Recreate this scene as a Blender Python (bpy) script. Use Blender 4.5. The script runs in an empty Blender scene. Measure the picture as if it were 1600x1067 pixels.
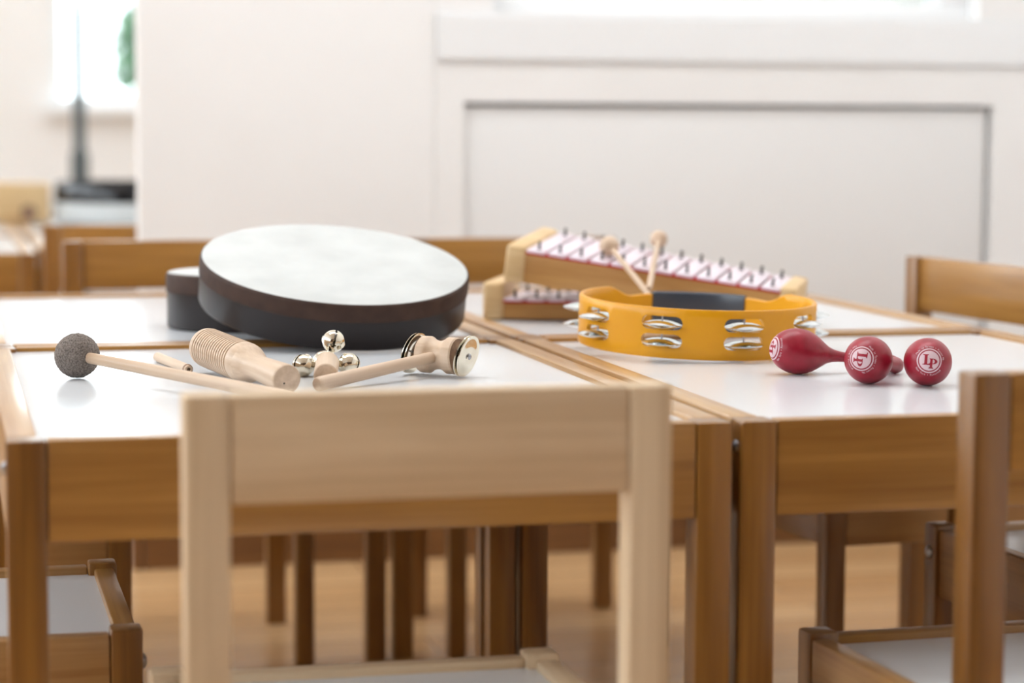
import bpy, bmesh, math, random
from mathutils import Vector, Matrix, Euler
random.seed(7)
scene = bpy.context.scene
COL = scene.collection
PI = math.pi

# ------------------------------------------------------------------ camera
cam_d = bpy.data.cameras.new('camera')
cam = bpy.data.objects.new('camera', cam_d); COL.objects.link(cam)
YAW, PITCH, ROLL, FPX = 0.24258, 0.09414, 0.00463, 3595.4
fw0 = Vector((math.sin(YAW), math.cos(YAW), 0)); rt0 = Vector((math.cos(YAW), -math.sin(YAW), 0)); up0 = Vector((0, 0, 1))
fw = math.cos(PITCH) * fw0 - math.sin(PITCH) * up0
u2 = math.sin(PITCH) * fw0 + math.cos(PITCH) * up0
r3 = math.cos(ROLL) * rt0 + math.sin(ROLL) * u2
u3 = -math.sin(ROLL) * rt0 + math.cos(ROLL) * u2
M = Matrix((r3, u3, -fw)).transposed().to_4x4()
M.translation = Vector((-0.03541, -1.46018, 0.64892))
cam.matrix_world = M
cam_d.sensor_width = 36.0
cam_d.lens = 36.0 * FPX / 1600.0
cam_d.clip_start = 0.05; cam_d.clip_end = 200
cam_d.dof.use_dof = True
cam_d.dof.focus_distance = 1.83
cam_d.dof.aperture_fstop = 4.2
cam_d.dof.aperture_blades = 0
scene.camera = cam

# ------------------------------------------------------------------ world, lights, exposure
world = bpy.data.worlds.new('daylight'); scene.world = world
world.use_nodes = True
bg = world.node_tree.nodes['Background']
bg.inputs[0].default_value = (0.85, 0.935, 1.0, 1)
bg.inputs[1].default_value = 4.6

def area(name, loc, rot, sx, sy, power, color=(1, 1, 1)):
    l = bpy.data.lights.new(name, 'AREA'); l.shape = 'RECTANGLE'; l.size = sx; l.size_y = sy
    l.energy = power; l.color = color
    o = bpy.data.objects.new(name, l); COL.objects.link(o); o.location = loc; o.rotation_euler = rot
    return o
area('overhead_fill_mid', (0.3, 0.95, 2.55), (0, 0, 0), 2.2, 0.9, 23, (0.96, 0.985, 1.0))  # added fill without a fitting, brightens table tops and back wall
area('overhead_fill_far', (-0.2, 3.6, 2.55), (0, 0, 0), 1.6, 1.4, 9, (0.96, 0.985, 1.0))  # added fill without a fitting, for the far end of the room

vs = scene.view_settings
vs.view_transform = 'Standard'; vs.look = 'None'; vs.gamma = 1.0; vs.use_curve_mapping = False
vs.exposure = 0.46

# ------------------------------------------------------------------ materials
def srgb(r, g, b):
    def c(v):
        v /= 255.0
        return v / 12.92 if v <= 0.04045 else ((v + 0.055) / 1.055) ** 2.4
    return (c(r), c(g), c(b), 1)

def base_mat(name, color, rough=0.5, metal=0.0, spec=0.5, coat=0.0):
    m = bpy.data.materials.new(name); m.use_nodes = True
    b = m.node_tree.nodes['Principled BSDF']
    b.inputs['Base Color'].default_value = color
    b.inputs['Roughness'].default_value = rough
    b.inputs['Metallic'].default_value = metal
    b.inputs['Specular IOR Level'].default_value = spec
    b.inputs['Coat Weight'].default_value = coat
    b.inputs['Coat Roughness'].default_value = 0.22
    return m

def obj_coords(nt, scale, rand=True):
    tc = nt.nodes.new('ShaderNodeTexCoord')
    mp = nt.nodes.new('ShaderNodeMapping'); mp.inputs['Scale'].default_value = scale
    if rand:
        oi = nt.nodes.new('ShaderNodeObjectInfo')
        mu = nt.nodes.new('ShaderNodeMath'); mu.operation = 'MULTIPLY'; mu.inputs[1].default_value = 3.7
        nt.links.new(oi.outputs['Random'], mu.inputs[0])
        ad = nt.nodes.new('ShaderNodeVectorMath'); ad.operation = 'ADD'
        nt.links.new(tc.outputs['Object'], ad.inputs[0]); nt.links.new(mu.outputs[0], ad.inputs[1])
        nt.links.new(ad.outputs[0], mp.inputs['Vector'])
    else:
        nt.links.new(tc.outputs['Object'], mp.inputs['Vector'])
    return mp

def wood(name, light, dark, axis='z', rough=0.38, scale=1.0, strength=1.0, spec=0.5):
    m = base_mat(name, light, rough, spec=spec); nt = m.node_tree; b = nt.nodes['Principled BSDF']
    s = {'x': (2.2, 38, 38), 'y': (38, 2.2, 38), 'z': (38, 38, 2.2)}[axis]
    mp = obj_coords(nt, tuple(v * scale for v in s))
    n1 = nt.nodes.new('ShaderNodeTexNoise'); n1.inputs['Scale'].default_value = 1.6; n1.inputs['Detail'].default_value = 4
    n1.inputs['Distortion'].default_value = 0.6
    nt.links.new(mp.outputs[0], n1.inputs['Vector'])
    s2 = {'x': (1.2, 150, 150), 'y': (150, 1.2, 150), 'z': (150, 150, 1.2)}[axis]
    mp2 = obj_coords(nt, tuple(v * scale for v in s2))
    n2 = nt.nodes.new('ShaderNodeTexNoise'); n2.inputs['Scale'].default_value = 2.0; n2.inputs['Detail'].default_value = 3
    nt.links.new(mp2.outputs[0], n2.inputs['Vector'])
    mixv = nt.nodes.new('ShaderNodeMath'); mixv.operation = 'MULTIPLY_ADD'; mixv.inputs[1].default_value = 0.35
    nt.links.new(n2.outputs['Fac'], mixv.inputs[0]); nt.links.new(n1.outputs['Fac'], mixv.inputs[2])
    rp = nt.nodes.new('ShaderNodeValToRGB')
    rp.color_ramp.elements[0].position = 0.42; rp.color_ramp.elements[0].color = light
    rp.color_ramp.elements[1].position = 0.98
    rp.color_ramp.elements[1].color = tuple(l + (d - l) * strength for l, d in zip(light, dark))
    nt.links.new(mixv.outputs[0], rp.inputs[0]); nt.links.new(rp.outputs[0], b.inputs['Base Color'])
    bp = nt.nodes.new('ShaderNodeBump'); bp.inputs['Strength'].default_value = 0.08; bp.inputs['Distance'].default_value = 0.001
    nt.links.new(n2.outputs['Fac'], bp.inputs['Height']); nt.links.new(bp.outputs[0], b.inputs['Normal'])
    return m

def speckle(name, c1, c2, scale, rough, bump=0.0, detail=3, spec=0.5, lo=0.35, hi=0.65):
    m = base_mat(name, c1, rough, spec=spec); nt = m.node_tree; b = nt.nodes['Principled BSDF']
    mp = obj_coords(nt, (scale, scale, scale))
    n = nt.nodes.new('ShaderNodeTexNoise'); n.inputs['Scale'].default_value = 1.0; n.inputs['Detail'].default_value = detail
    nt.links.new(mp.outputs[0], n.inputs['Vector'])
    rp = nt.nodes.new('ShaderNodeValToRGB')
    rp.color_ramp.elements[0].position = lo; rp.color_ramp.elements[0].color = c1
    rp.color_ramp.elements[1].position = hi; rp.color_ramp.elements[1].color = c2
    nt.links.new(n.outputs['Fac'], rp.inputs[0]); nt.links.new(rp.outputs[0], b.inputs['Base Color'])
    if bump:
        bp = nt.nodes.new('ShaderNodeBump'); bp.inputs['Strength'].default_value = bump; bp.inputs['Distance'].default_value = 0.001
        nt.links.new(n.outputs['Fac'], bp.inputs['Height']); nt.links.new(bp.outputs[0], b.inputs['Normal'])
    return m

PINE = {'x': (srgb(182, 133, 66), srgb(138, 90, 34)), 'y': (srgb(198, 156, 102), srgb(158, 110, 60)), 'z': (srgb(160, 110, 46), srgb(104, 62, 16))}  # paler y tone has the light reflected on rail tops put into it
ORANGE = {a: wood('lacquered_pine_' + a, PINE[a][0], PINE[a][1], a, 0.36) for a in 'xyz'}
for m_ in ORANGE.values():
    m_.node_tree.nodes['Principled BSDF'].inputs['Coat Weight'].default_value = 0.55
PL, PD = srgb(234, 210, 176), srgb(198, 168, 130)
PALE = {a: wood('pale_pine_' + a, PL, PD, a, 0.5) for a in 'xyz'}
M_BEECH = wood('turned_beech', srgb(222, 197, 172), srgb(190, 160, 131), 'z', 0.42, 1.6)
M_BEECH_DARK = wood('beech_end_grain', srgb(172, 138, 112), srgb(120, 92, 74), 'z', 0.6, 2.0)
M_PANEL = base_mat('white_melamine', srgb(226, 229, 233), 0.2, spec=0.5)
M_STEEL = base_mat('bolt_steel', srgb(170, 172, 178), 0.3, 1.0)
M_NICKEL = base_mat('nickel_plate', srgb(222, 214, 196), 0.12, 1.0)
M_CHROME = base_mat('jingle_chrome', srgb(225, 230, 232), 0.10, 1.0)
M_FELT = speckle('grey_felt', srgb(92, 84, 80), srgb(158, 148, 140), 700, 0.95, 0.7, 8, 0.1, 0.3, 0.72)
M_BLACK = base_mat('black_rubber', srgb(28, 28, 30), 0.6)
M_SKIN = speckle('drum_skin', srgb(196, 199, 198), srgb(208, 211, 210), 22, 0.55, 0.0, 5)
M_SHELL = base_mat('drum_shell', srgb(36, 30, 30), 0.36, spec=0.3)
M_COLLAR = speckle('drum_collar', srgb(58, 40, 33), srgb(70, 50, 41), 60, 0.6, spec=0.25)
M_YELLOW = base_mat('yellow_plastic', srgb(228, 158, 6), 0.34, spec=0.5)
M_GRIP = base_mat('grey_grip', srgb(62, 68, 78), 0.25)
M_RED = speckle('maraca_red', srgb(143, 12, 36), srgb(157, 18, 44), 120, 0.36, 0.0)
M_WHITEINK = base_mat('white_print', srgb(222, 192, 198), 0.5)
M_REDINK = base_mat('red_print', srgb(158, 16, 44), 0.45)
M_BAR = base_mat('glockenspiel_bar', srgb(240, 224, 234), 0.3, 0.2)
M_FELTRED = base_mat('red_felt', srgb(196, 40, 60), 0.9, spec=0.1)
M_BOXWOOD = wood('instrument_maple', srgb(230, 200, 152), srgb(206, 168, 116), 'x', 0.45)
M_WALL = speckle('white_paint', srgb(244, 243, 242), srgb(248, 247, 246), 3, 0.7)
M_PANELWALL = base_mat('wall_panel_paint', srgb(236, 235, 234), 0.45)
M_DARKGAP = base_mat('painted_gap_shade', srgb(150, 144, 142), 0.8)  # grey stands in for the shade inside the panel gap
M_FRAME = base_mat('window_frame_paint', srgb(244, 245, 246), 0.35)
M_TRIM = wood('baseboard_oak', srgb(128, 86, 44), srgb(96, 60, 28), 'x', 0.5)
M_REAR = wood('rear_wall_dark', srgb(92, 66, 46), srgb(66, 46, 32), 'z', 0.6, 0.3)  # invented dark tone for the unseen rear wall, cuts bounced light
M_LEAF = speckle('leaf_green', srgb(46, 82, 54), srgb(70, 106, 72), 3, 0.6)
M_BARK = base_mat('bark', srgb(96, 78, 62), 0.9)
M_POLE = base_mat('dark_pole', srgb(78, 88, 92), 0.5)
M_GROUND = speckle('outdoor_paving', srgb(190, 190, 186), srgb(205, 204, 200), 4, 0.9)

# floor: boards with joints, soft grain
M_FLOOR = base_mat('floor_boards', srgb(200, 150, 104), 0.26)
nt = M_FLOOR.node_tree; b = nt.nodes['Principled BSDF']
mp = obj_coords(nt, (1, 1, 1), False)
br = nt.nodes.new('ShaderNodeTexBrick'); br.inputs['Scale'].default_value = 1.0
br.inputs['Brick Width'].default_value = 1.1; br.inputs['Row Height'].default_value = 0.09
br.inputs['Mortar Size'].default_value = 0.0012
br.inputs['Color1'].default_value = srgb(208, 168, 122); br.inputs['Color2'].default_value = srgb(190, 146, 100)
br.inputs['Mortar'].default_value = srgb(120, 80, 48)
nt.links.new(mp.outputs[0], br.inputs['Vector']); nt.links.new(br.outputs['Color'], b.inputs['Base Color'])

def glass_mat():
    m = bpy.data.materials.new('window_glass'); m.use_nodes = True; nt = m.node_tree
    nt.nodes.clear()
    o = nt.nodes.new('ShaderNodeOutputMaterial'); mx = nt.nodes.new('ShaderNodeMixShader')
    t = nt.nodes.new('ShaderNodeBsdfTransparent'); t.inputs[0].default_value = (0.97, 0.99, 0.98, 1)
    g = nt.nodes.new('ShaderNodeBsdfGlossy'); g.inputs['Roughness'].default_value = 0.02
    mx.inputs[0].default_value = 0.06
    nt.links.new(t.outputs[0], mx.inputs[1]); nt.links.new(g.outputs[0], mx.inputs[2]); nt.links.new(mx.outputs[0], o.inputs[0])
    return m
M_GLASS = glass_mat()

# ------------------------------------------------------------------ helpers
def add_box(bm, x0, x1, y0, y1, z0, z1, bev=0.0, seg=2):
    r = bmesh.ops.create_cube(bm, size=1.0)
    vsx = r['verts']
    for v in vsx:
        v.co = Vector((x0 + (v.co.x + .5) * (x1 - x0), y0 + (v.co.y + .5) * (y1 - y0), z0 + (v.co.z + .5) * (z1 - z0)))
    if bev:
        es = list({e for v in vsx for e in v.link_edges})
        bmesh.ops.bevel(bm, geom=es, offset=bev, segments=seg, profile=0.5, affect='EDGES')

def box_bm(*a, **k):
    bm = bmesh.new(); add_box(bm, *a, **k); return bm

def lathe(bm, prof, segs=32, mat=None, closed=False):
    """prof: list of (r, z) revolved about local z."""
    rings = []
    for r, z in prof:
        if r < 1e-6:
            rings.append([bm.verts.new((0, 0, z))])
        else:
            rings.append([bm.verts.new((r * math.cos(2 * PI * i / segs), r * math.sin(2 * PI * i / segs), z)) for i in range(segs)])
    pairs = list(zip(rings, rings[1:]))
    if closed: pairs.append((rings[-1], rings[0]))
    for a, c in pairs:
        for i in range(segs):
            j = (i + 1) % segs
            if len(a) == 1 and len(c) == 1: continue
            if len(a) == 1: bm.faces.new((a[0], c[j], c[i]))
            elif len(c) == 1: bm.faces.new((a[i], a[j], c[0]))
            else: bm.faces.new((a[i], a[j], c[j], c[i]))
    bmesh.ops.recalc_face_normals(bm, faces=bm.faces[:])
    if mat is not None: bmesh.ops.transform(bm, matrix=mat, verts=[v for rg in rings for v in rg])
    return bm

def frame(loc, zdir, up=(0, 0, 1)):
    z = Vector(zdir).normalized(); u = Vector(up)
    x = u.cross(z)
    if x.length < 1e-6: x = Vector((1, 0, 0))
    x.normalize(); y = z.cross(x)
    m = Matrix((x, y, z)).transposed().to_4x4(); m.translation = Vector(loc)
    return m

def mesh_of(name, bm, mat, smooth=True):
    me = bpy.data.meshes.new(name); bm.to_mesh(me); bm.free()
    me.materials.append(mat)
    if smooth:
        for p in me.polygons: p.use_smooth = True
        try: me.set_sharp_from_angle(angle=math.radians(38))
        except Exception: pass
    return me

def obj(name, bm, mat, parent=None, smooth=True, mw=None):
    me = bm if isinstance(bm, bpy.types.Mesh) else mesh_of(name, bm, mat, smooth)
    o = bpy.data.objects.new(name, me); COL.objects.link(o)
    if parent: o.parent = parent
    if mw is not None: o.matrix_local = mw
    return o

def tag(o, label, cat, group=None):
    o['label'] = label; o['category'] = cat
    if group: o['group'] = group
    return o

def thing(name, label, cat, loc=(0, 0, 0), rotz=0.0, group=None, mw=None):
    o = bpy.data.objects.new(name, None); COL.objects.link(o); o.empty_display_size = 0.05
    if mw is not None: o.matrix_world = mw
    else: o.location = loc; o.rotation_euler = (0, 0, rotz)
    return tag(o, label, cat, group)

def struct(name, bm, mat, parent=None, smooth=False):
    o = obj(name, bm, mat, parent, smooth)
    if parent is None: o['kind'] = 'structure'
    return o

def dup(root, label, loc, rotz, group=None):
    r = root.copy(); COL.objects.link(r); r.location = loc; r.rotation_euler = (0, 0, rotz); r['label'] = label
    if group: r['group'] = group
    for ch in list(root.children):
        c = ch.copy(); COL.objects.link(c); c.parent = r
        for g in ch.children:
            d = g.copy(); COL.objects.link(d); d.parent = c
    return r

# ------------------------------------------------------------------ the room
RX = 1.66           # right wall
YW = 1.89           # wall behind the tables
struct('floor', box_bm(-3.2, RX + .2, -3.6, 6.0, -0.05, 0.0), M_FLOOR)
struct('ceiling', box_bm(-3.2, RX + .2, -3.6, 5.7, 2.6, 2.7), M_WALL)
struct('wall_right', box_bm(RX, RX + .2, -3.6, YW, 0, 2.6), M_WALL)

# the walls behind and beside the photographer; a band of windows on the left
bm = bmesh.new()
add_box(bm, -3.2, RX + .2, -3.8, -3.6, 0, 2.6)
struct('wall_rear', bm, M_REAR)  # out of view, closed off to hold back frontal light
bm = bmesh.new()
add_box(bm, -3.4, -3.2, -3.8, 5.7, 0, 1.2); add_box(bm, -3.4, -3.2, -3.8, 5.7, 2.35, 2.6)
for y in (-3.8, -1.5, .8, 3.1, 5.4): add_box(bm, -3.4, -3.2, y, y + .3, 1.2, 2.35)
struct('wall_left', bm, M_WALL)

# wall behind the tables with window opening and a recess below it
wx0, wx1, wz0, wz1 = 0.762, 1.545, 0.815, 1.95
px0, px1, pz1 = 0.7185, 1.5726, 0.681
bm = bmesh.new()
add_box(bm, 0.675, px0, YW, YW + .22, 0, 2.6)
add_box(bm, px1, RX + .2, YW, YW + .22, 0, 2.6)
add_box(bm, px0, wx0, YW, YW + .22, pz1, 2.6)
add_box(bm, wx1, px1, YW, YW + .22, pz1, 2.6)
add_box(bm, wx0, wx1, YW, YW + .22, pz1, wz0)
add_box(bm, wx0, wx1, YW, YW + .22, wz1, 2.6)
add_box(bm, px0, px1, YW + .05, YW + .22, 0, pz1)
wb = struct('wall_back', bm, M_WALL)
obj('recess_panel', box_bm(px0 + .0012, px1 - .0095, YW + .008, YW + .03, .10, pz1 - .0055, bev=.002), M_PANELWALL, wb)
obj('recess_shade_sheet', box_bm(px0, px1, YW + .04, YW + .05, 0, pz1), M_DARKGAP, wb)  # grey sheet added behind the panel as painted shade
# thin partition ending at the opening on the left
struct('wall_partition', box_bm(0.2384, 0.675, YW, YW + .035, 0, 2.6, bev=.003), M_WALL)
# moulded window ledge that stands a little proud of the wall
struct('trim_1', box_bm(0.676, RX, YW - .005, YW, 0.742, 0.812, bev=.004), M_FRAME)
bm = bmesh.new(); add_box(bm, 0.24, RX, YW - .014, YW, 0, .14, bev=.003)
add_box(bm, .2244, .2384, YW - .014, YW + .049, 0, .14, bev=.003)
struct('baseboard_back', bm, M_TRIM)
bm = bmesh.new(); add_box(bm, RX - .014, RX, -3.6, YW - .014, 0, .14, bev=.003)
struct('baseboard_right', bm, M_TRIM)

def window(name, x0, x1, y, z0, z1, mull):
    w = bpy.data.objects.new(name, None); COL.objects.link(w); w.location = (x0, y, z0); w['kind'] = 'structure'
    W, H = x1 - x0, z1 - z0
    t = .028
    obj('bottom_rail', box_bm(0, W, -.02, .05, 0, t * .8, bev=.003), M_FRAME, w)
    obj('top_rail', box_bm(0, W, -.02, .05, H - t, H, bev=.003), M_FRAME, w)
    obj('side_stile', box_bm(0, t, -.02, .05, t * .8, H - t, bev=.003), M_FRAME, w)
    obj('side_stile', box_bm(W - t - .02, W, -.02, .05, t * .8, H - t, bev=.003), M_FRAME, w)
    for k in mull:
        obj('mullion', box_bm(k - .012, k + .012, -.012, .04, t * .8, H - t, bev=.002), M_FRAME, w)
    ks = [t] + list(mull) + [W - t - .02]
    for a, c in zip(ks, ks[1:]):
        obj('pane', box_bm(a, c, .012, .016, t * .8, H - t), M_GLASS, w, False)
    return w
window('window_1', wx0, wx1, YW + .06, wz0, wz1, [])

# the other end of the room, seen past the partition
FY = 5.5
fx0, fx1, fz0, fz1 = 0.285, 1.5, 0.70, 2.2
bm = bmesh.new()
add_box(bm, -3.2, fx0, FY, FY + .2, 0, 2.6)
add_box(bm, fx1, 2.0, FY, FY + .2, 0, 2.6)
add_box(bm, fx0, fx1, FY, FY + .2, 0, fz0)
add_box(bm, fx0, fx1, FY, FY + .2, fz1, 2.6)
struct('wall_far', bm, M_WALL)
window('window_2', fx0, fx1, FY + .06, fz0, fz1, [0.55])
struct('trim_2', box_bm(fx0 - .03, fx1 + .03, FY - .06, FY, fz0 - .035, fz0, bev=.004), M_FRAME)
struct('wall_inner', box_bm(1.5, 1.6, YW + .22, FY, 0, 2.6), M_WALL)
bm = bmesh.new(); add_box(bm, -3.2, 1.5, FY - .014, FY, 0, .14, bev=.003)
struct('baseboard_far', bm, M_TRIM)
struct('ground', box_bm(-14, 18, 6.0, 40, -.25, -.05), M_GROUND)
struct('ground_strip', box_bm(1.86, 18, YW + .22, 6.0, -.25, -.05), M_GROUND)

# ------------------------------------------------------------------ tables
def make_table(label):
    t = thing('childrens_table', label, 'table', group='small wooden tables with white tops')
    lx = ((0, .025), (.455, .48)); ly = ((0, .025), (.605, .63))
    leg = mesh_of('leg', box_bm(-.0125, .0125, -.0125, .0125, 0, .4497, bev=.0018), ORANGE['z'])
    bolt = bmesh.new(); lathe(bolt, [(0, .0032), (.0025, .003), (.0044, .0016), (.0046, 0)], 14)
    bolt = mesh_of('bolt', bolt, M_STEEL)
    for a in lx:
        for c in ly:
            o = obj('leg', leg, None, t); o.location = ((a[0] + a[1]) / 2, (c[0] + c[1]) / 2, 0)
            s = -1 if a[0] == 0 else 1
            k = obj('bolt', bolt, None, o, mw=frame((s * .0122, 0, .431), (s, 0, 0)))
            o.location.z = 0
    rail = mesh_of('side_rail', box_bm(-.0100, .0100, -.2895, .2895, .384, .45, bev=.0018), ORANGE['y'])
    for x in (.0105, .4695):
        o = obj('side_rail', rail, None, t); o.location = (x, .315, 0)
    ap = mesh_of('end_apron', box_bm(-.2145, .2145, -.008, .008, .384, .45, bev=.0018), ORANGE['x'])
    for y in (.009, .621):
        o = obj('end_apron', ap, None, t); o.location = (.24, y, 0)
    obj('top_panel', box_bm(.0190, .4610, .0155, .6145, .434, .446), M_PANEL, t)
    return t
T1 = make_table('white-topped wooden table holding the felt mallet and grooved scraper')
T1.location = (0, 0, 0)
T2 = dup(T1, 'white-topped wooden table holding the yellow tambourine and red maracas', (.4868, 0, 0), 0)
T3 = dup(T1, 'white-topped wooden table under the small dark drum', (-.002, .634, 0), 0)
T4 = dup(T1, 'white-topped wooden table under the two stacked glockenspiels', (.4862, .634, 0), 0)
T5 = dup(T1, 'far white-topped wooden table at the left edge, beside the background chair', (-.378, 2.125, 0), 0)
T6 = dup(T1, 'far wooden table behind the background chair by the partition', (.108, 2.232, 0), 0)
T7 = dup(T1, 'rear far table carrying the pale wooden box', (-.378, 2.759, 0), 0)
T8 = dup(T1, 'rear far table carrying the black and white drum', (.108, 2.868, 0), 0)

# ------------------------------------------------------------------ chairs
CW, CD = .28, .265
def make_chair(label, W, group):
    t = thing('childrens_chair', label, 'chair', group=group)
    rear = mesh_of('rear_leg', box_bm(-.0125, .0125, -.0115, .0115, 0, .5, bev=.002), W['z'])
    front = mesh_of('front_leg', box_bm(-.0115, .0115, -.0115, .0115, 0, .288, bev=.0025), W['z'])
    bolt = bmesh.new(); lathe(bolt, [(0, .0036), (.003, .0034), (.0056, .0018), (.006, 0)], 16)
    bolt = mesh_of('bolt', bolt, M_STEEL)
    for s in (-1, 1):
        o = obj('rear_leg', rear, None, t); o.location = (s * (CW / 2 - .0125), -CD / 2 + .0115, 0)
        k = obj('bolt', bolt, None, o, mw=frame((0, -.0113, .255), (0, -1, 0)))
        o = obj('front_leg', front, None, t); o.location = (s * (CW / 2 - .0125), CD / 2 - .0115, 0)
        k = obj('bolt', bolt, None, o, mw=frame((0, .0113, .262), (0, 1, 0)))
    side = mesh_of('side_rail', box_bm(-.008, .008, -CD / 2 + .0235, CD / 2 - .0235, .222, .284, bev=.0018), W['y'])
    for s in (-1, 1):
        o = obj('side_rail', side, None, t); o.location = (s * (CW / 2 - .010), 0, 0)
    fr = mesh_of('front_rail', box_bm(-CW / 2 + .0245, CW / 2 - .0245, -.008, .008, .222, .284, bev=.0018), W['x'])
    o = obj('front_rail', fr, None, t); o.location = (0, CD / 2 - .0105, 0)
    o = obj('back_rail', fr, None, t); o.location = (0, -CD / 2 + .0105, 0)
    o = obj('backrest', box_bm(-CW / 2 + .0255, CW / 2 - .0255, -.009, .009, .439, .5, bev=.002), W['x'], t)
    o.location = (0, -CD / 2 + .0096, 0)
    obj('seat_panel', box_bm(-CW / 2 + .017, CW / 2 - .017, -CD / 2 + .0175, CD / 2 - .0175, .267, .278), M_PANEL, t)
    return t
G = 'small wooden chairs with white seats'
C1 = make_chair('pale unvarnished pine chair in the centre foreground, back to the viewer', PALE, G)
C1.location = (.2307, -.0725, 0)
C2 = make_chair('orange pine chair cut by the right edge of the foreground', ORANGE, G)
C2.location = (.7030, -.0480, 0); C2.rotation_euler.z = math.radians(2.2)
C3 = dup(C2, 'wooden chair with white seat under the table at bottom left', (-.034, .316, 0), -PI / 2)
C4 = dup(C2, 'shaded chair under the rear table, left, behind the nearer white seat', (.004, .905, 0), -PI / 2)
C5 = dup(C2, 'chair behind the tables, its backrest left of the dark drums', (.2495, 1.3625, 0), PI)
C6 = dup(C2, 'chair behind the tables, its backrest between large drum and glockenspiels', (.692, 1.3625, 0), PI)
C7 = dup(C2, 'chair at right whose backrest rises beyond the maracas', (.946, .852, 0), math.radians(96.0))
C8 = dup(C2, 'shaded chair pulled up to the right table behind the foreground post', (.976, .345, 0), math.radians(94.4))
C9 = dup(C2, 'blurred background chair half hidden by the white partition', (.245, 2.075, 0), 0)
ZT = .446    # height of the white table tops

# ------------------------------------------------------------------ drums
def make_drum(name, label, R, h, mw, collar_h, n=72, t=.005):
    d = thing(name, label, 'drum', mw=mw, group='hand drums')
    bm = bmesh.new()
    lathe(bm, [(R - .0008, 0.0016), (R - .0002, .003), (R - .0002, h - .004), (R - .003, h - .0022), (R - t, h - .0022), (R - t, .0016), (R - t + .0012, 0), (R - .002, 0)], n, closed=True)
    obj('shell', bm, M_SHELL, d)
    bm = bmesh.new()
    lathe(bm, [(R, h - collar_h), (R + .0007, h - collar_h + .0004), (R + .0009, h - .004), (R + .0004, h - .0022), (R - .0012, h - .0008)], n)
    obj('collar', bm, M_COLLAR, d)
    bm = bmesh.new()
    lathe(bm, [(R - .0012, h - .0008), (R - .004, h), (R * .6, h + .0003), (R * .3, h + .0003), (0, h + .0003)], n)
    obj('head', bm, M_SKIN, d)
    return d
mw = Matrix.Translation((.3178, .6722, .4774)) @ Euler((.2467, .0404, 0), 'XYZ').to_matrix().to_4x4()
make_drum('hand_drum', 'large dark hand drum with white head tilted on a smaller drum', .125, .0442, mw, .0175)
mw = Matrix.Translation((.2590, .8320, ZT + .0003))
make_drum('hand_drum', 'small dark hand drum half hidden behind the large tilted drum', .080, .0555, mw, .020)

# ------------------------------------------------------------------ felt mallet
mb = Vector((.0663, .3900, ZT + .0182))
me_ = Vector((.2380, .1150, ZT + .0047))
t = thing('felt_mallet', 'drum mallet with round grey felt head and wooden stick', 'mallet', loc=(mb.x, mb.y, ZT))
bm = bmesh.new(); bmesh.ops.create_icosphere(bm, subdivisions=5, radius=.0177)
for v in bm.verts:
    n = v.co.normalized()
    v.co += n * .00035 * math.sin(n.x * 23 + 2 * math.sin(n.y * 19)) * math.sin(n.z * 27 + n.y * 11)
    v.co += n * random.uniform(-.00016, .00022)
obj('head', bm, M_FELT, t, mw=Matrix.Translation((0, 0, .0182)))
ax = (me_ - mb); L = ax.length
bm = bmesh.new(); lathe(bm, [(0, .0115), (.0036, .0115), (.0044, .0135), (.0046, .06), (.0047, L - .004), (.0040, L - .001), (0, L)], 24)
obj('stick', bm, M_BEECH, t, mw=frame((0, 0, .0182), ax))

# ------------------------------------------------------------------ guiro and its scraper
ga = Vector((.1708, .4134, .4672)); gb = Vector((.2130, .2460, .4576))
t = thing('wooden_guiro', 'turned wooden guiro with ridged barrel and plain round handle', 'guiro', loc=(ga.x, ga.y, ZT))
ax = gb - ga; L = ax.length
BL = .092
prof = [(0, 0), (.0122, 0), (.0148, .0016), (.0157, .004)]
z = .008; N = 16; pitch = (BL - .016) / N
for i in range(N):
    prof += [(.0161, z), (.0161, z + pitch * .50), (.0138, z + pitch * .66), (.0138, z + pitch * .86)]
    z += pitch
prof += [(.0161, z), (.0161, BL - .003), (.0159, BL)]
bm = bmesh.new(); lathe(bm, prof + [(.0146, BL + .004), (.0, BL + .004)], 48)
obj('ridged_barrel', bm, M_BEECH, t, mw=frame((0, 0, ga.z - ZT), ax))
hp = [(0, BL + .002), (.0149, BL + .002), (.0147, BL + .005), (.0136, BL + .009), (.0118, BL + .013), (.0104, BL + .018), (.0098, BL + .025), (.0101, BL + .038), (.0114, L - .003), (.0112, L - .0008), (.0106, L), (0, L)]
bm = bmesh.new(); lathe(bm, hp, 40)
obj('handle', bm, M_BEECH, t, mw=frame((0, 0, ga.z - ZT), ax))
bm = bmesh.new(); lathe(bm, [(0, L + .0002), (.0007, L + .0002), (.0007, L - .001)], 10)
obj('centre_mark', bm, M_BLACK, t, mw=frame((0, 0, ga.z - ZT), ax) @ Matrix.Translation((-.0022, -.003, 0)))

sa = Vector((.1399, .5051, ZT + .0042)); sb = Vector((.1553, .3990, ZT + .0042))
t = thing('scraper_stick', 'short pale wooden scraper stick behind the felt mallet stick', 'stick', loc=(sa.x, sa.y, ZT))
ax = sb - sa; L = ax.length
bm = bmesh.new(); lathe(bm, [(0, 0), (.0030, 0), (.0040, .001), (.0041, L - .006), (.0038, L - .002), (.0030, L), (.0016, L + .0002), (.0014, L - .004), (0, L - .004)], 24)
obj('rod', bm, M_BEECH, t, mw=frame((0, 0, .0042), ax))
bm = bmesh.new(); lathe(bm, [(.0030, L - .0002), (.0034, L - .0012), (.0042, L - .0022), (.0043, L - .0036), (.0041, L - .004)], 24)
obj('tip_band', bm, M_BEECH_DARK, t, mw=frame((0, 0, .0042), ax))

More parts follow.
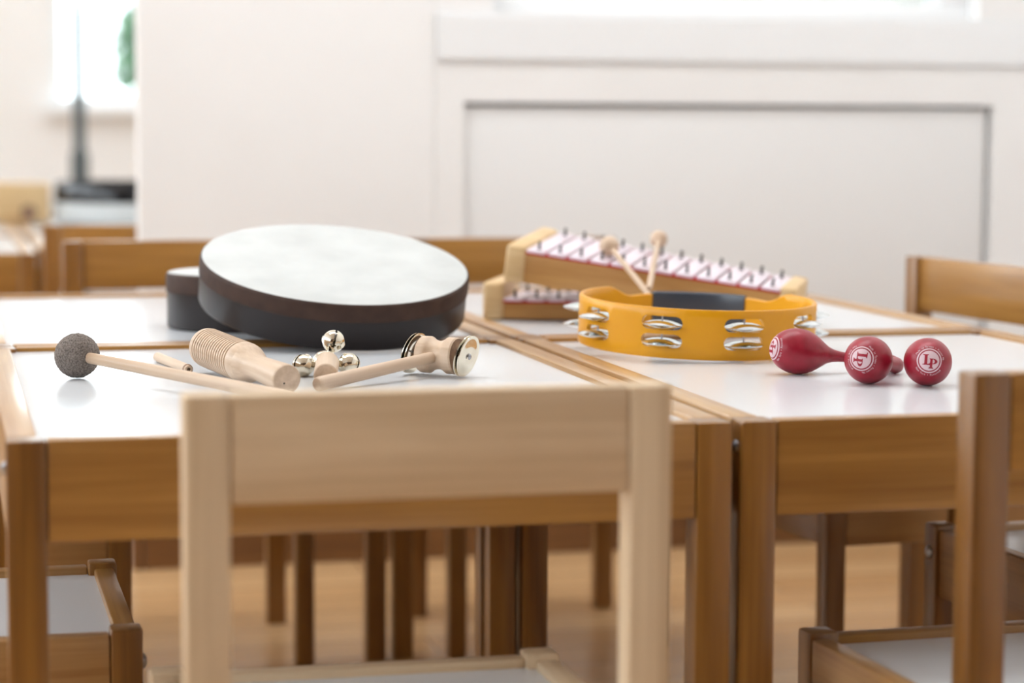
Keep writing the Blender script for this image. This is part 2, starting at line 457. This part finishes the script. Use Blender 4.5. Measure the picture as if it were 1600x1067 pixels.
# ------------------------------------------------------------------ bell stick
ha = Vector((.2488, .2860, ZT + .0095)); hb = Vector((.2625, .3600, ZT + .0118))
t = thing('bell_stick', 'wooden stick with round metal jingle bells at its end', 'bells', loc=(hb.x, hb.y, ZT))
ax = hb - ha; L = ax.length
bm = bmesh.new(); lathe(bm, [(0, 0), (.0084, 0), (.0092, .0008), (.0094, .003), (.0094, L - .006), (.0088, L - .002), (.0070, L), (0, L)], 36)
obj('handle', bm, M_BEECH, t, mw=frame(ha - Vector((hb.x, hb.y, ZT)), ax))
def bell_bm(r=.0092):
    bm = bmesh.new()
    prof = [(0, r)]
    n = 22
    for i in range(1, n):
        a = PI * i / n
        rr = r * math.sin(a); zz = r * math.cos(a)
        if abs(i - n / 2) < .6: rr += .0006
        prof.append((rr, zz))
    prof.append((0, -r))
    lathe(bm, prof, 44)
    # slot across the crown with round ends
    kill = []
    for f in bm.faces:
        c = f.calc_center_median()
        if c.z < -.12 * r:
            if abs(c.x) < .085 * r: kill.append(f)
            elif c.z < -.12 * r and min((c - Vector((0, s * r * .90, -.36 * r))).length for s in (-1, 1)) < .20 * r: kill.append(f)
    bmesh.ops.delete(bm, geom=kill, context='FACES')
    return bm
bell_mesh = mesh_of('jingle_bell', bell_bm(), M_NICKEL)
bells = [((.2701, .3768, ZT + .0272), (.10, -.45, .55)), ((.2440, .3670, ZT + .0091), (-.8, -.45, .35)),
         ((.2812, .3680, ZT + .0091), (.75, -.55, .35)), ((.2640, .3850, ZT + .0091), (.2, .9, .0))]
for (bx, by, bz), dr in bells:
    loc = Vector((bx, by, bz)) - Vector((hb.x, hb.y, ZT))
    k = obj('jingle_bell', bell_mesh, None, t, mw=frame(loc, -Vector(dr), (0.3, 0.2, 1)))
    bm = bmesh.new(); bmesh.ops.create_icosphere(bm, subdivisions=2, radius=.0026)
    obj('clapper', bm, M_STEEL, k, mw=Matrix.Translation((0, 0, -.0055)))
    # bracket strip to the stick end
    tip = hb - Vector((hb.x, hb.y, ZT)) - ax.normalized() * .004
    v = loc - tip
    bm = bmesh.new(); add_box(bm, -.003, .003, -.0006, .0006, 0, v.length - .006, bev=.0003)
    obj('bracket', bm, M_NICKEL, t, mw=frame(tip, v, (.3, -.8, .4)))

# ------------------------------------------------------------------ spool jingle stick
dl = Vector((.3340, .3633, ZT + .0172)); dr_ = Vector((.3700, .3317, ZT + .0172))
axs = dr_ - dl; LS = axs.length; mid = (dl + dr_) / 2
t = thing('jingle_spool_stick', 'wooden spool on a stick with flat metal jingle discs at both ends', 'jingle stick', loc=(mid.x, mid.y, ZT))
o0 = Vector((mid.x, mid.y, ZT))
hl = LS / 2 - .0075
bm = bmesh.new()
prof = [(0, -hl), (.0138, -hl), (.0148, -hl + .0012), (.0149, -hl + .005)]
for i in range(-6, 7):
    zz = i / 6 * (hl - .008)
    prof.append((0.0149 - .0034 * (1 - (i / 6) ** 2), zz))
prof += [(.0149, hl - .005), (.0148, hl - .0012), (.0138, hl), (0, hl)]
lathe(bm, prof, 44)
obj('spool', bm, M_BEECH, t, mw=frame(mid - o0, axs))
for s in (-1, 1):
    bm = bmesh.new(); lathe(bm, [(.0140, 0), (0, .0002)], 36)
    obj('end_grain', bm, M_BEECH_DARK, t, mw=frame(mid - o0 + axs.normalized() * s * (hl + .0002), axs * s))
disc = bmesh.new(); lathe(disc, [(.0011, .0006), (.004, .0010), (.0105, .0010), (.0128, .0003), (.0158, .0003), (.0168, .0006), (.0170, 0), (.0158, -.0002), (.0128, -.0002), (.0105, .0005), (.004, .0005), (.0011, .0001)], 44, closed=True)
disc = mesh_of('jingle_disc', disc, M_NICKEL)
a = axs.normalized()
for s in (-1, 1):
    tiltn = (a + Vector((0, 0, -.26))).normalized()
    for k, off in enumerate((.0052, .0084)):
        c = mid + a * s * (hl + off + .0008)
        obj('jingle_disc', disc, None, t, mw=frame(c - o0 + Vector((0, 0, .0004)), tiltn * s))
    bm = bmesh.new(); lathe(bm, [(0, .0016), (.0013, .0014), (.0024, .0006), (.0026, 0), (.0008, 0), (.0008, -.011)], 16)
    obj('nail', bm, M_STEEL, t, mw=frame(mid - o0 + a * s * (hl + .0106), a * s))
he = Vector((.2380, .2610, ZT + .0056)); hs = mid - Vector((0, 0, .0005))
v = he - hs; L = v.length
bm = bmesh.new(); lathe(bm, [(0, 0), (.0046, 0), (.0048, .02), (.0056, L - .003), (.0051, L - .0006), (.0045, L), (0, L)], 28)
obj('handle', bm, M_BEECH, t, mw=frame(hs - o0, v))

# ------------------------------------------------------------------ tambourine
TR, TH, TT = .1067, .0433, .0042
mwT = Matrix.Translation((.6228, .509, .4512)) @ Euler((.0378, .022, 0), 'XYZ').to_matrix().to_4x4()
t = thing('tambourine', 'round yellow plastic tambourine with two rows of metal jingles', 'tambourine', mw=mwT)
VIEW = -PI / 2 - .335         # local angle of the side that faces the viewer
SLOTS = [math.radians(-15.8 + 39.3 * k) for k in range(-2, 4)]
SW = .0185 / TR               # half width of a slot in radians
ROWS = (.0150, .0305); SH = .0058
def ztop(a):                  # a measured from the viewer-facing side
    back = abs(abs(((a + PI) % (2 * PI)) - PI) - PI)
    x = math.degrees(back)
    if x > 54: return TH
    if x > 37: return TH - .0095 * (0.5 - 0.5 * math.cos(PI * (54 - x) / 17))
    return TH - .0095 + .0012 * min(1, (37 - x) / 8)
ER = SH / TR * 1.0
OFFS = [q * (SW - e) for q in (-1, 1) for e in (0, .1 * ER, .3 * ER, .6 * ER, ER)]
angs = set()
for i in range(144): angs.add(round(i * 2 * PI / 144, 6))
for s in SLOTS:
    for d in OFFS: angs.add(round((s + d) % (2 * PI), 6))
angs = sorted(angs)
# drop regular angles crowding the slot edges
keep = []
edges = {round((s + d) % (2 * PI), 6) for s in SLOTS for d in OFFS}
for a_ in angs:
    if a_ in edges or min(abs(a_ - e) for e in edges) > .012: keep.append(a_)
angs = keep
def levels(a):
    k = ztop(a) / TH
    hh = SH
    for s_ in SLOTS:
        d = abs(((a - s_ + PI) % (2 * PI)) - PI)
        if SW - ER < d < SW + 1e-5: hh = SH * max(.12, math.sqrt(max(0, 1 - ((d - SW + ER) / ER) ** 2)))
    return [q * k for q in (0, .0012, ROWS[0] - hh, ROWS[0] + hh, ROWS[1] - hh, ROWS[1] + hh, TH - .0012, TH)]
bm = bmesh.new()
def in_slot(am):
    return any(abs(((am - s + PI) % (2 * PI)) - PI) < SW for s in SLOTS)
grid = {}
n = len(angs)
for i, a_ in enumerate(angs):
    lv = levels(a_)
    for j, z in enumerate(lv):
        inset = .0009 if j in (0, 7) else 0.0
        for k, r in enumerate((TR - inset, TR - TT + inset)):
            # the side rows flare slightly like moulded plastic
            grid[i, j, k] = bm.verts.new((r * math.cos(VIEW + a_), r * math.sin(VIEW + a_), z))
for i in range(n):
    i2 = (i + 1) % n
    a_m = angs[i] + (((angs[i2] - angs[i]) % (2 * PI)) / 2)
    hole = in_slot(a_m)
    for j in range(7):
        if hole and j in (2, 4):
            bm.faces.new((grid[i, j, 0], grid[i2, j, 0], grid[i2, j, 1], grid[i, j, 1]))
            bm.faces.new((grid[i, j + 1, 0], grid[i2, j + 1, 0], grid[i2, j + 1, 1], grid[i, j + 1, 1]))
            ip = (i - 1) % n
            if not in_slot(angs[i] - .001): bm.faces.new((grid[i, j, 0], grid[i, j + 1, 0], grid[i, j + 1, 1], grid[i, j, 1]))
            if not in_slot(angs[i2] + .001): bm.faces.new((grid[i2, j, 0], grid[i2, j + 1, 0], grid[i2, j + 1, 1], grid[i2, j, 1]))
            continue
        bm.faces.new((grid[i, j, 0], grid[i2, j, 0], grid[i2, j + 1, 0], grid[i, j + 1, 0]))
        bm.faces.new((grid[i, j, 1], grid[i, j + 1, 1], grid[i2, j + 1, 1], grid[i2, j, 1]))
    bm.faces.new((grid[i, 7, 0], grid[i2, 7, 0], grid[i2, 7, 1], grid[i, 7, 1]))
    bm.faces.new((grid[i, 0, 0], grid[i2, 0, 0], grid[i2, 0, 1], grid[i, 0, 1]))
bmesh.ops.recalc_face_normals(bm, faces=bm.faces[:])
obj('frame', bm, M_YELLOW, t)
# grip sleeve on the cut-away side
bm = bmesh.new()
prev = None; sec = 12; G0, G1 = math.radians(155), math.radians(205)
rings = []
for i in range(25):
    a_ = VIEW + G0 + (G1 - G0) * i / 24
    rg = []
    e = .82 if i in (0, 24) else 1.0
    for k in range(sec):
        q = 2 * PI * k / sec
        cx, cz = math.cos(q), math.sin(q)
        sx = math.copysign(abs(cx) ** .5, cx); sz = math.copysign(abs(cz) ** .5, cz)
        r = TR - TT / 2 + sx * .0042 * e; z = .0180 + sz * .0195 * (1 if e == 1 else .97)
        rg.append(bm.verts.new((r * math.cos(a_), r * math.sin(a_), z)))
    rings.append(rg)
for A, B in zip(rings, rings[1:]):
    for k in range(sec): bm.faces.new((A[k], A[(k + 1) % sec], B[(k + 1) % sec], B[k]))
bm.faces.new(rings[0][::-1]); bm.faces.new(rings[-1])
bmesh.ops.recalc_face_normals(bm, faces=bm.faces[:])
obj('grip', bm, M_GRIP, t)
jg = bmesh.new()
JR, JH = .0174, .0036
jp = [(JR * q, JH * (1 - q ** 2.2)) for q in (.07, .2, .35, .5, .65, .8, .9, .97, 1.0)]
lathe(jg, jp + [(r * .985 + .00002, z - .0004) for r, z in jp[::-1]], 32, closed=True)
jg = mesh_of('jingle', jg, M_CHROME)
pin = bmesh.new(); lathe(pin, [(0, -.0064), (.0008, -.0064), (.0008, .0064), (0, .0064)], 10)
pin = mesh_of('pin', pin, M_STEEL)
for s in SLOTS:
    for z in ROWS:
        a_ = VIEW + s
        c = Vector(((TR - TT / 2) * math.cos(a_), (TR - TT / 2) * math.sin(a_), z))
        tl = random.uniform(-.05, .05); tm = random.uniform(-.06, .06)
        R_ = Euler((tl, tm, 0)).to_matrix().to_4x4()
        drop = -.0016
        obj('jingle', jg, None, t, mw=Matrix.Translation(c + Vector((0, 0, drop + .0005))) @ R_)
        obj('jingle', jg, None, t, mw=Matrix.Translation(c + Vector((0, 0, drop - .0005))) @ R_ @ Matrix.Rotation(PI, 4, 'X'))
        obj('pin', pin, None, t, mw=Matrix.Translation(c))

# ------------------------------------------------------------------ maracas
def ell(a): return .0188 * math.sqrt(max(0, 1 - ((.0235 - a) / .0235) ** 2))
MP = [(ell(.0235 * (1 - math.cos(PI / 2 * i / 14))), .0235 * (1 - math.cos(PI / 2 * i / 14))) for i in range(15)]
MP += [(.0185, .0275), (.0175, .0320), (.0155, .0370), (.0128, .0415), (.0098, .0460), (.0072, .0500), (.0054, .0550), (.0044, .0610), (.0039, .0690), (.0041, .0800), (.0050, .0920), (.0062, .1010), (.0069, .1070), (.0066, .1110), (.0050, .1135), (0, .1145)]
def nose_a(rho):              # axial position of the surface at lateral radius rho
    return .0235 * (1 - math.sqrt(max(0, 1 - (rho / .0188) ** 2)))
def wrap(bm, off):
    for v in bm.verts:
        rho = math.hypot(v.co.x, v.co.y)
        a_ = nose_a(rho)
        nrm = Vector((v.co.x / .0188 ** 2, v.co.y / .0188 ** 2, (.0235 - a_) / .0235 ** 2)).normalized()
        v.co = Vector((v.co.x, v.co.y, -a_)) + nrm * off
def ring_patch(bm, r0, r1, segs=64, steps=6):
    rows = []
    for j in range(steps + 1):
        r = r0 + (r1 - r0) * j / steps
        rows.append([bm.verts.new((0, 0, 0))] if r < 1e-7 else [bm.verts.new((r * math.cos(2 * PI * i / segs), r * math.sin(2 * PI * i / segs), 0)) for i in range(segs)])
    for A, B in zip(rows, rows[1:]):
        for i in range(segs):
            k = (i + 1) % segs
            if len(A) == 1: bm.faces.new((A[0], B[i], B[k]))
            else: bm.faces.new((A[i], B[i], B[k], A[k]))
RD = .0077                    # radius of the printed disc
def poly(bm, pts):
    vs_ = [bm.verts.new((x * RD, y * RD, 0)) for x, y in pts]
    f = bm.faces.new(vs_)
    return f
def letters_bm():
    bm = bmesh.new()
    poly(bm, [(-.66, .62), (-.08, .62), (-.08, .55), (-.20, .50), (-.20, -.32), (-.48, -.32), (-.48, .50), (-.66, .55)])
    poly(bm, [(-.66, -.44), (.14, -.44), (.20, -.06), (.13, -.06), (.04, -.26), (-.08, -.32), (-.20, -.32), (-.48, -.32), (-.66, -.37)])
    poly(bm, [(.02, .22), (.32, .22), (.32, -.62), (.08, -.62), (.08, .14), (.02, .14)])
    poly(bm, [(-.04, -.78), (.44, -.78), (.44, -.71), (.32, -.62), (.08, -.62), (-.04, -.71)])
    outer = [(.32 + .48 * math.sin(q), -.06 + .28 * math.cos(q)) for q in [PI * i / 14 for i in range(15)]]
    inner = [(.32 + .22 * math.sin(q), -.06 + .21 * math.cos(q)) for q in [PI * i / 14 for i in range(15)]]
    for i in range(14): poly(bm, [outer[i], outer[i + 1], inner[i + 1], inner[i]])
    bmesh.ops.triangulate(bm, faces=bm.faces[:])
    bmesh.ops.subdivide_edges(bm, edges=bm.edges[:], cuts=3, use_grid_fill=True)
    return bm
def arc_text(bm, text, radius, centre_deg, size, inward, spread):
    """letters set around a circle; inward=True reads along the bottom."""
    n_ = len(text); 
    for i, ch in enumerate(text):
        if ch == ' ': continue
        f = (i - (n_ - 1) / 2) / max(1, n_ - 1)
        ang = math.radians(centre_deg + (f * spread if inward else -f * spread))
        cu = bpy.data.curves.new('glyph', 'FONT'); cu.body = ch; cu.size = size; cu.align_x = 'CENTER'; cu.resolution_u = 2
        ob = bpy.data.objects.new('glyph', cu); COL.objects.link(ob)
        bpy.context.view_layer.update()
        dg = bpy.context.evaluated_depsgraph_get()
        me = bpy.data.meshes.new_from_object(ob.evaluated_get(dg))
        rot = ang + (PI / 2 if inward else -PI / 2)
        r = radius if not inward else radius + size * .68
        Mx = Matrix.Translation((r * math.cos(ang), r * math.sin(ang), 0)) @ Matrix.Rotation(rot, 4, 'Z')
        me.transform(Mx)
        bm.from_mesh(me)
        bpy.data.objects.remove(ob); bpy.data.curves.remove(cu); bpy.data.meshes.remove(me)
def logo_bm():
    bm = bmesh.new()
    ring_patch(bm, 0, RD, 64, 10)
    ring_patch(bm, RD * 1.12, RD * 1.235, 72, 2)
    arc_text(bm, 'Made in Taiwan \u2022 Patent No.', RD * 1.33, 78, .0021, False, 150)
    arc_text(bm, 'New York \u2022 Patented', RD * 1.33, 268, .0021, True, 106)
    wrap(bm, .00010)
    return bm
mar_mesh = bmesh.new(); lathe(mar_mesh, [(r, -a_) for r, a_ in MP], 56)
mar_mesh = mesh_of('body', mar_mesh, M_RED)
logo_mesh = mesh_of('logo', logo_bm(), M_WHITEINK, False)
lb = letters_bm(); wrap(lb, .00022)
let_mesh = mesh_of('logo_letters', lb, M_REDINK, False)
def maraca(label, centre, nose, roll):
    c = Vector(centre); n_ = Vector(nose).normalized()
    f = frame(c + n_ * .0235, n_) @ Matrix.Rotation(roll, 4, 'Z')
    m = thing('maraca', label, 'maraca', mw=f, group='red mini maracas')
    obj('body', mar_mesh, None, m); obj('logo', logo_mesh, None, m); obj('logo_letters', let_mesh, None, m)
    return m
# nose direction tips up a little: each rests on its bulb and on the handle end
def lie(vx, vy):
    v = Vector((vx, vy, 0)).normalized(); s = (.0188 - .0069) / .0835
    return (v.x, v.y, s)
c1 = Vector((.6422, .3048, ZT + .0189))
maraca('red maraca lying sideways in front of the yellow tambourine', c1, lie(-.0888, -.004), PI / 2)
c2 = Vector((.6722, .2269, ZT + .0189)); v2 = Vector((-.0354, -1.46, 0)) - Vector((c2.x, c2.y, 0)); v2 = Matrix.Rotation(math.radians(-15), 3, 'Z') @ v2
maraca('middle red maraca pointing at the viewer, its round logo turned sideways', c2, lie(v2.x, v2.y), -PI / 2 - .06)
c3 = Vector((.7126, .2046, ZT + .0189)); v3 = Vector((-.0354, -1.46, 0)) - Vector((c3.x, c3.y, 0)); v3 = Matrix.Rotation(math.radians(3), 3, 'Z') @ v3
maraca('rightmost red maraca pointing at the viewer, its round logo upright', c3, lie(v3.x, v3.y), -.06)

# ------------------------------------------------------------------ glockenspiels
def glock(label, mw, L, Wl, Wr, H, nb, capW=.021, body_h=None, cap2=None):
    g = thing('glockenspiel', label, 'glockenspiel', mw=mw, group='glockenspiels')
    bh = body_h or H - .008
    cap2 = cap2 or H
    def W(u): return Wl + (Wr - Wl) * u / L
    def hexa(u0, u1, v0a, v1a, v0b, v1b, z0, z1, bev=.0025):
        bm = bmesh.new()
        P = [(u0, v0a, z0), (u1, v0b, z0), (u1, v1b, z0), (u0, v1a, z0), (u0, v0a, z1), (u1, v0b, z1), (u1, v1b, z1), (u0, v1a, z1)]
        V = [bm.verts.new(p) for p in P]
        for f in ((3, 2, 1, 0), (4, 5, 6, 7), (0, 1, 5, 4), (1, 2, 6, 5), (2, 3, 7, 6), (3, 0, 4, 7)): bm.faces.new([V[i] for i in f])
        bmesh.ops.bevel(bm, geom=bm.edges[:], offset=bev, segments=3, profile=.5, affect='EDGES')
        return bm
    obj('end_block', hexa(0, capW, -W(0) / 2, W(0) / 2, -W(capW) / 2, W(capW) / 2, 0, H, .0045), M_BOXWOOD, g)
    obj('end_block', hexa(L - capW * .8, L, -W(L - capW) / 2, W(L - capW) / 2, -W(L) / 2, W(L) / 2, 0, cap2, .0035), M_BOXWOOD, g)
    ti = .010
    a_, c_ = capW - .001, L - capW * .8 + .001
    obj('side_board', hexa(a_, c_, -W(a_) / 2 + .003, -W(a_) / 2 + .003 + ti, -W(c_) / 2 + .003, -W(c_) / 2 + .003 + ti, 0.001, bh, .0012), ORANGE_BOX, g)
    obj('side_board', hexa(a_, c_, W(a_) / 2 - .003 - ti, W(a_) / 2 - .003, W(c_) / 2 - .003 - ti, W(c_) / 2 - .003, 0.001, bh, .0012), ORANGE_BOX, g)
    obj('base_board', hexa(a_, c_, -W(a_) / 2 + .012, W(a_) / 2 - .012, -W(c_) / 2 + .012, W(c_) / 2 - .012, .001, .005, .0005), M_BOXWOOD, g)
    for s in (-1, 1):
        obj('felt_strip', hexa(a_, c_, s * W(a_) / 2 - s * .008 - .006, s * W(a_) / 2 - s * .008 + .006, s * W(c_) / 2 - s * .008 - .006, s * W(c_) / 2 - s * .008 + .006, bh - .0002, bh + .0022, .0003), M_FELTRED, g)
    sp = (c_ - a_) / nb
    for i in range(nb):
        u = a_ + (i + .5) * sp; w = W(u)
        bar = obj('tone_bar', box_bm(u - sp * .43, u + sp * .43, -w / 2 - .001, w / 2 + .001, bh + .0022, bh + .0052, bev=.0008), M_BAR, g)
        for s in (-1, 1):
            bm = bmesh.new(); lathe(bm, [(.0026, 0), (.0026, .0007), (.0014, .0009), (.0013, .0062), (.0017, .0064), (.0016, .0076), (0, .0080)], 12)
            bmesh.ops.transform(bm, matrix=Matrix.Translation((u, s * (w / 2 - .012), bh + .0052)), verts=bm.verts[:])
            obj('rubber_pin', bm, M_BLACK, bar)
    return g
ORANGE_BOX = wood('instrument_side_board', srgb(206, 156, 92), srgb(170, 118, 62), 'x', 0.4)
mw = Matrix.Translation((.5533, .8860, .4945)) @ Euler((.0976, .1500, -.5188), 'XYZ').to_matrix().to_4x4()
gu = glock('upper glockenspiel with pale metal bars, leaning on the one below', mw, .2976, .130, .070, .040, 12)
GUM = mw
mw = Matrix.Translation((.529, .912, ZT + .0003)) @ Euler((0, 0, -.40), 'XYZ').to_matrix().to_4x4()
glock('lower glockenspiel lying flat beneath the leaning one', mw, .150, .115, .095, .040, 5, capW=.022, body_h=.0180, cap2=.024)

# its two beaters: balls on the bars, sticks lying across the front edge
def beater(label, head, end, r):
    h = Vector(head); e = Vector(end)
    b_ = thing('glockenspiel_beater', label, 'beater', loc=h - Vector((0, 0, r)), group='wooden beaters on the glockenspiel')
    bm = bmesh.new(); bmesh.ops.create_uvsphere(bm, u_segments=28, v_segments=18, radius=r)
    obj('ball', bm, M_BEECH, b_, mw=Matrix.Translation((0, 0, r)))
    v = e - h
    bm = bmesh.new(); lathe(bm, [(0, r * .8), (.0026, r * .8), (.0029, v.length * .5), (.0031, v.length - .002), (.0024, v.length), (0, v.length)], 16)
    obj('stick', bm, M_BEECH, b_, mw=frame((0, 0, r), v))
beater('wooden ball beater lying nearer across the leaning glockenspiel', (.6286, .8090, .5248), (.6433, .6250, .4547), .0105)
beater('wooden ball beater whose ball stands out against the white wall', (.7018, .8727, .5281), (.6297, .6738, .4907), .0095)

# ------------------------------------------------------------------ far things past the partition
mw = Matrix.Translation((.332, 3.235, .450))
d = thing('hand_drum', 'black drum with white lower band on the background table', 'drum', mw=mw, group='hand drums')
R_, h_ = .150, .080
bm = bmesh.new(); lathe(bm, [(R_ - .004, .040), (R_, .042), (R_, h_ - .004), (R_ - .003, h_), (R_ - .006, h_), (R_ - .008, h_ - .004), (R_ - .008, .040)], 64, closed=True)
obj('shell', bm, base_mat('black_gloss_shell', srgb(18, 18, 22), 0.12), d)
bm = bmesh.new(); lathe(bm, [(R_ - .008, .0405), (R_ + .001, .0405), (R_ + .002, .038), (R_ + .002, .004), (R_ - .002, .001), (R_ - .006, .0), (0, .0)], 64)
obj('skin_collar', bm, M_SKIN, d)
t = thing('wooden_box', 'pale wooden box with round hole on the background table', 'box', loc=(.060, 3.26, .450))
bm = box_bm(-.16, .112, -.06, .06, 0, .078, bev=.004)
obj('body', bm, M_BOXWOOD, t)
bm = bmesh.new(); lathe(bm, [(.016, 0), (.016, .0012), (.012, .0016), (.012, .0004), (0, .0004)], 28)
obj('sound_hole', bm, M_BEECH_DARK, t, mw=frame((.070, -.060, .020), (0, -1, 0)))
t = thing('floor_stand', 'slim dark stand before the far window, above the background drum', 'stand', loc=(.345, 5.2, 0))
bm = bmesh.new(); lathe(bm, [(0, 0), (.13, 0), (.13, .012), (.02, .03), (0, .03)], 32); obj('base', bm, M_POLE, t)
bm = bmesh.new(); lathe(bm, [(.018, .02), (.018, .95), (.014, 1.0), (0, 1.0)], 20); obj('pole', bm, M_POLE, t)
bm = bmesh.new(); lathe(bm, [(.016, .47), (.026, .48), (.026, .56), (.016, .57)], 20); obj('clamp', bm, M_POLE, t)

# ------------------------------------------------------------------ trees outside
def tree(label, loc, trunk_h, rad, hgt, n_):
    x, y = loc
    t = thing('garden_tree', label, 'tree', loc=(x, y, -.05), group='trees in the garden')
    bm = bmesh.new(); lathe(bm, [(0, 0), (.07, 0), (.045, trunk_h * .6), (.02, trunk_h + hgt * .5), (0, trunk_h + hgt * .5)], 12)
    obj('trunk', bm, M_BARK, t)
    bm = bmesh.new()
    for _ in range(n_):
        while True:
            p = Vector((random.uniform(-1, 1), random.uniform(-1, 1), random.uniform(-1, 1)))
            if .35 < p.length < 1: break
        c = Vector((p.x * rad, p.y * rad, trunk_h + hgt / 2 + p.z * hgt / 2))
        M3 = Euler((random.uniform(0, 6), random.uniform(0, 6), random.uniform(0, 6))).to_matrix()
        s = random.uniform(.035, .06)
        V = [bm.verts.new(c + M3 @ Vector(q)) for q in ((0, -s, 0), (s * .5, 0, s * .15), (0, s, 0), (-s * .5, 0, s * .15))]
        bm.faces.new(V)
    k = obj('foliage', bm, M_LEAF, t, False); k['kind'] = 'stuff'
tree('leafy green tree outside the far window at upper left', (1.35, 10.5), .55, .55, 1.0, 2600)
tree('leafy green tree outside the window above the wall panel', (3.7, 8.2), .35, .9, 1.9, 3600)
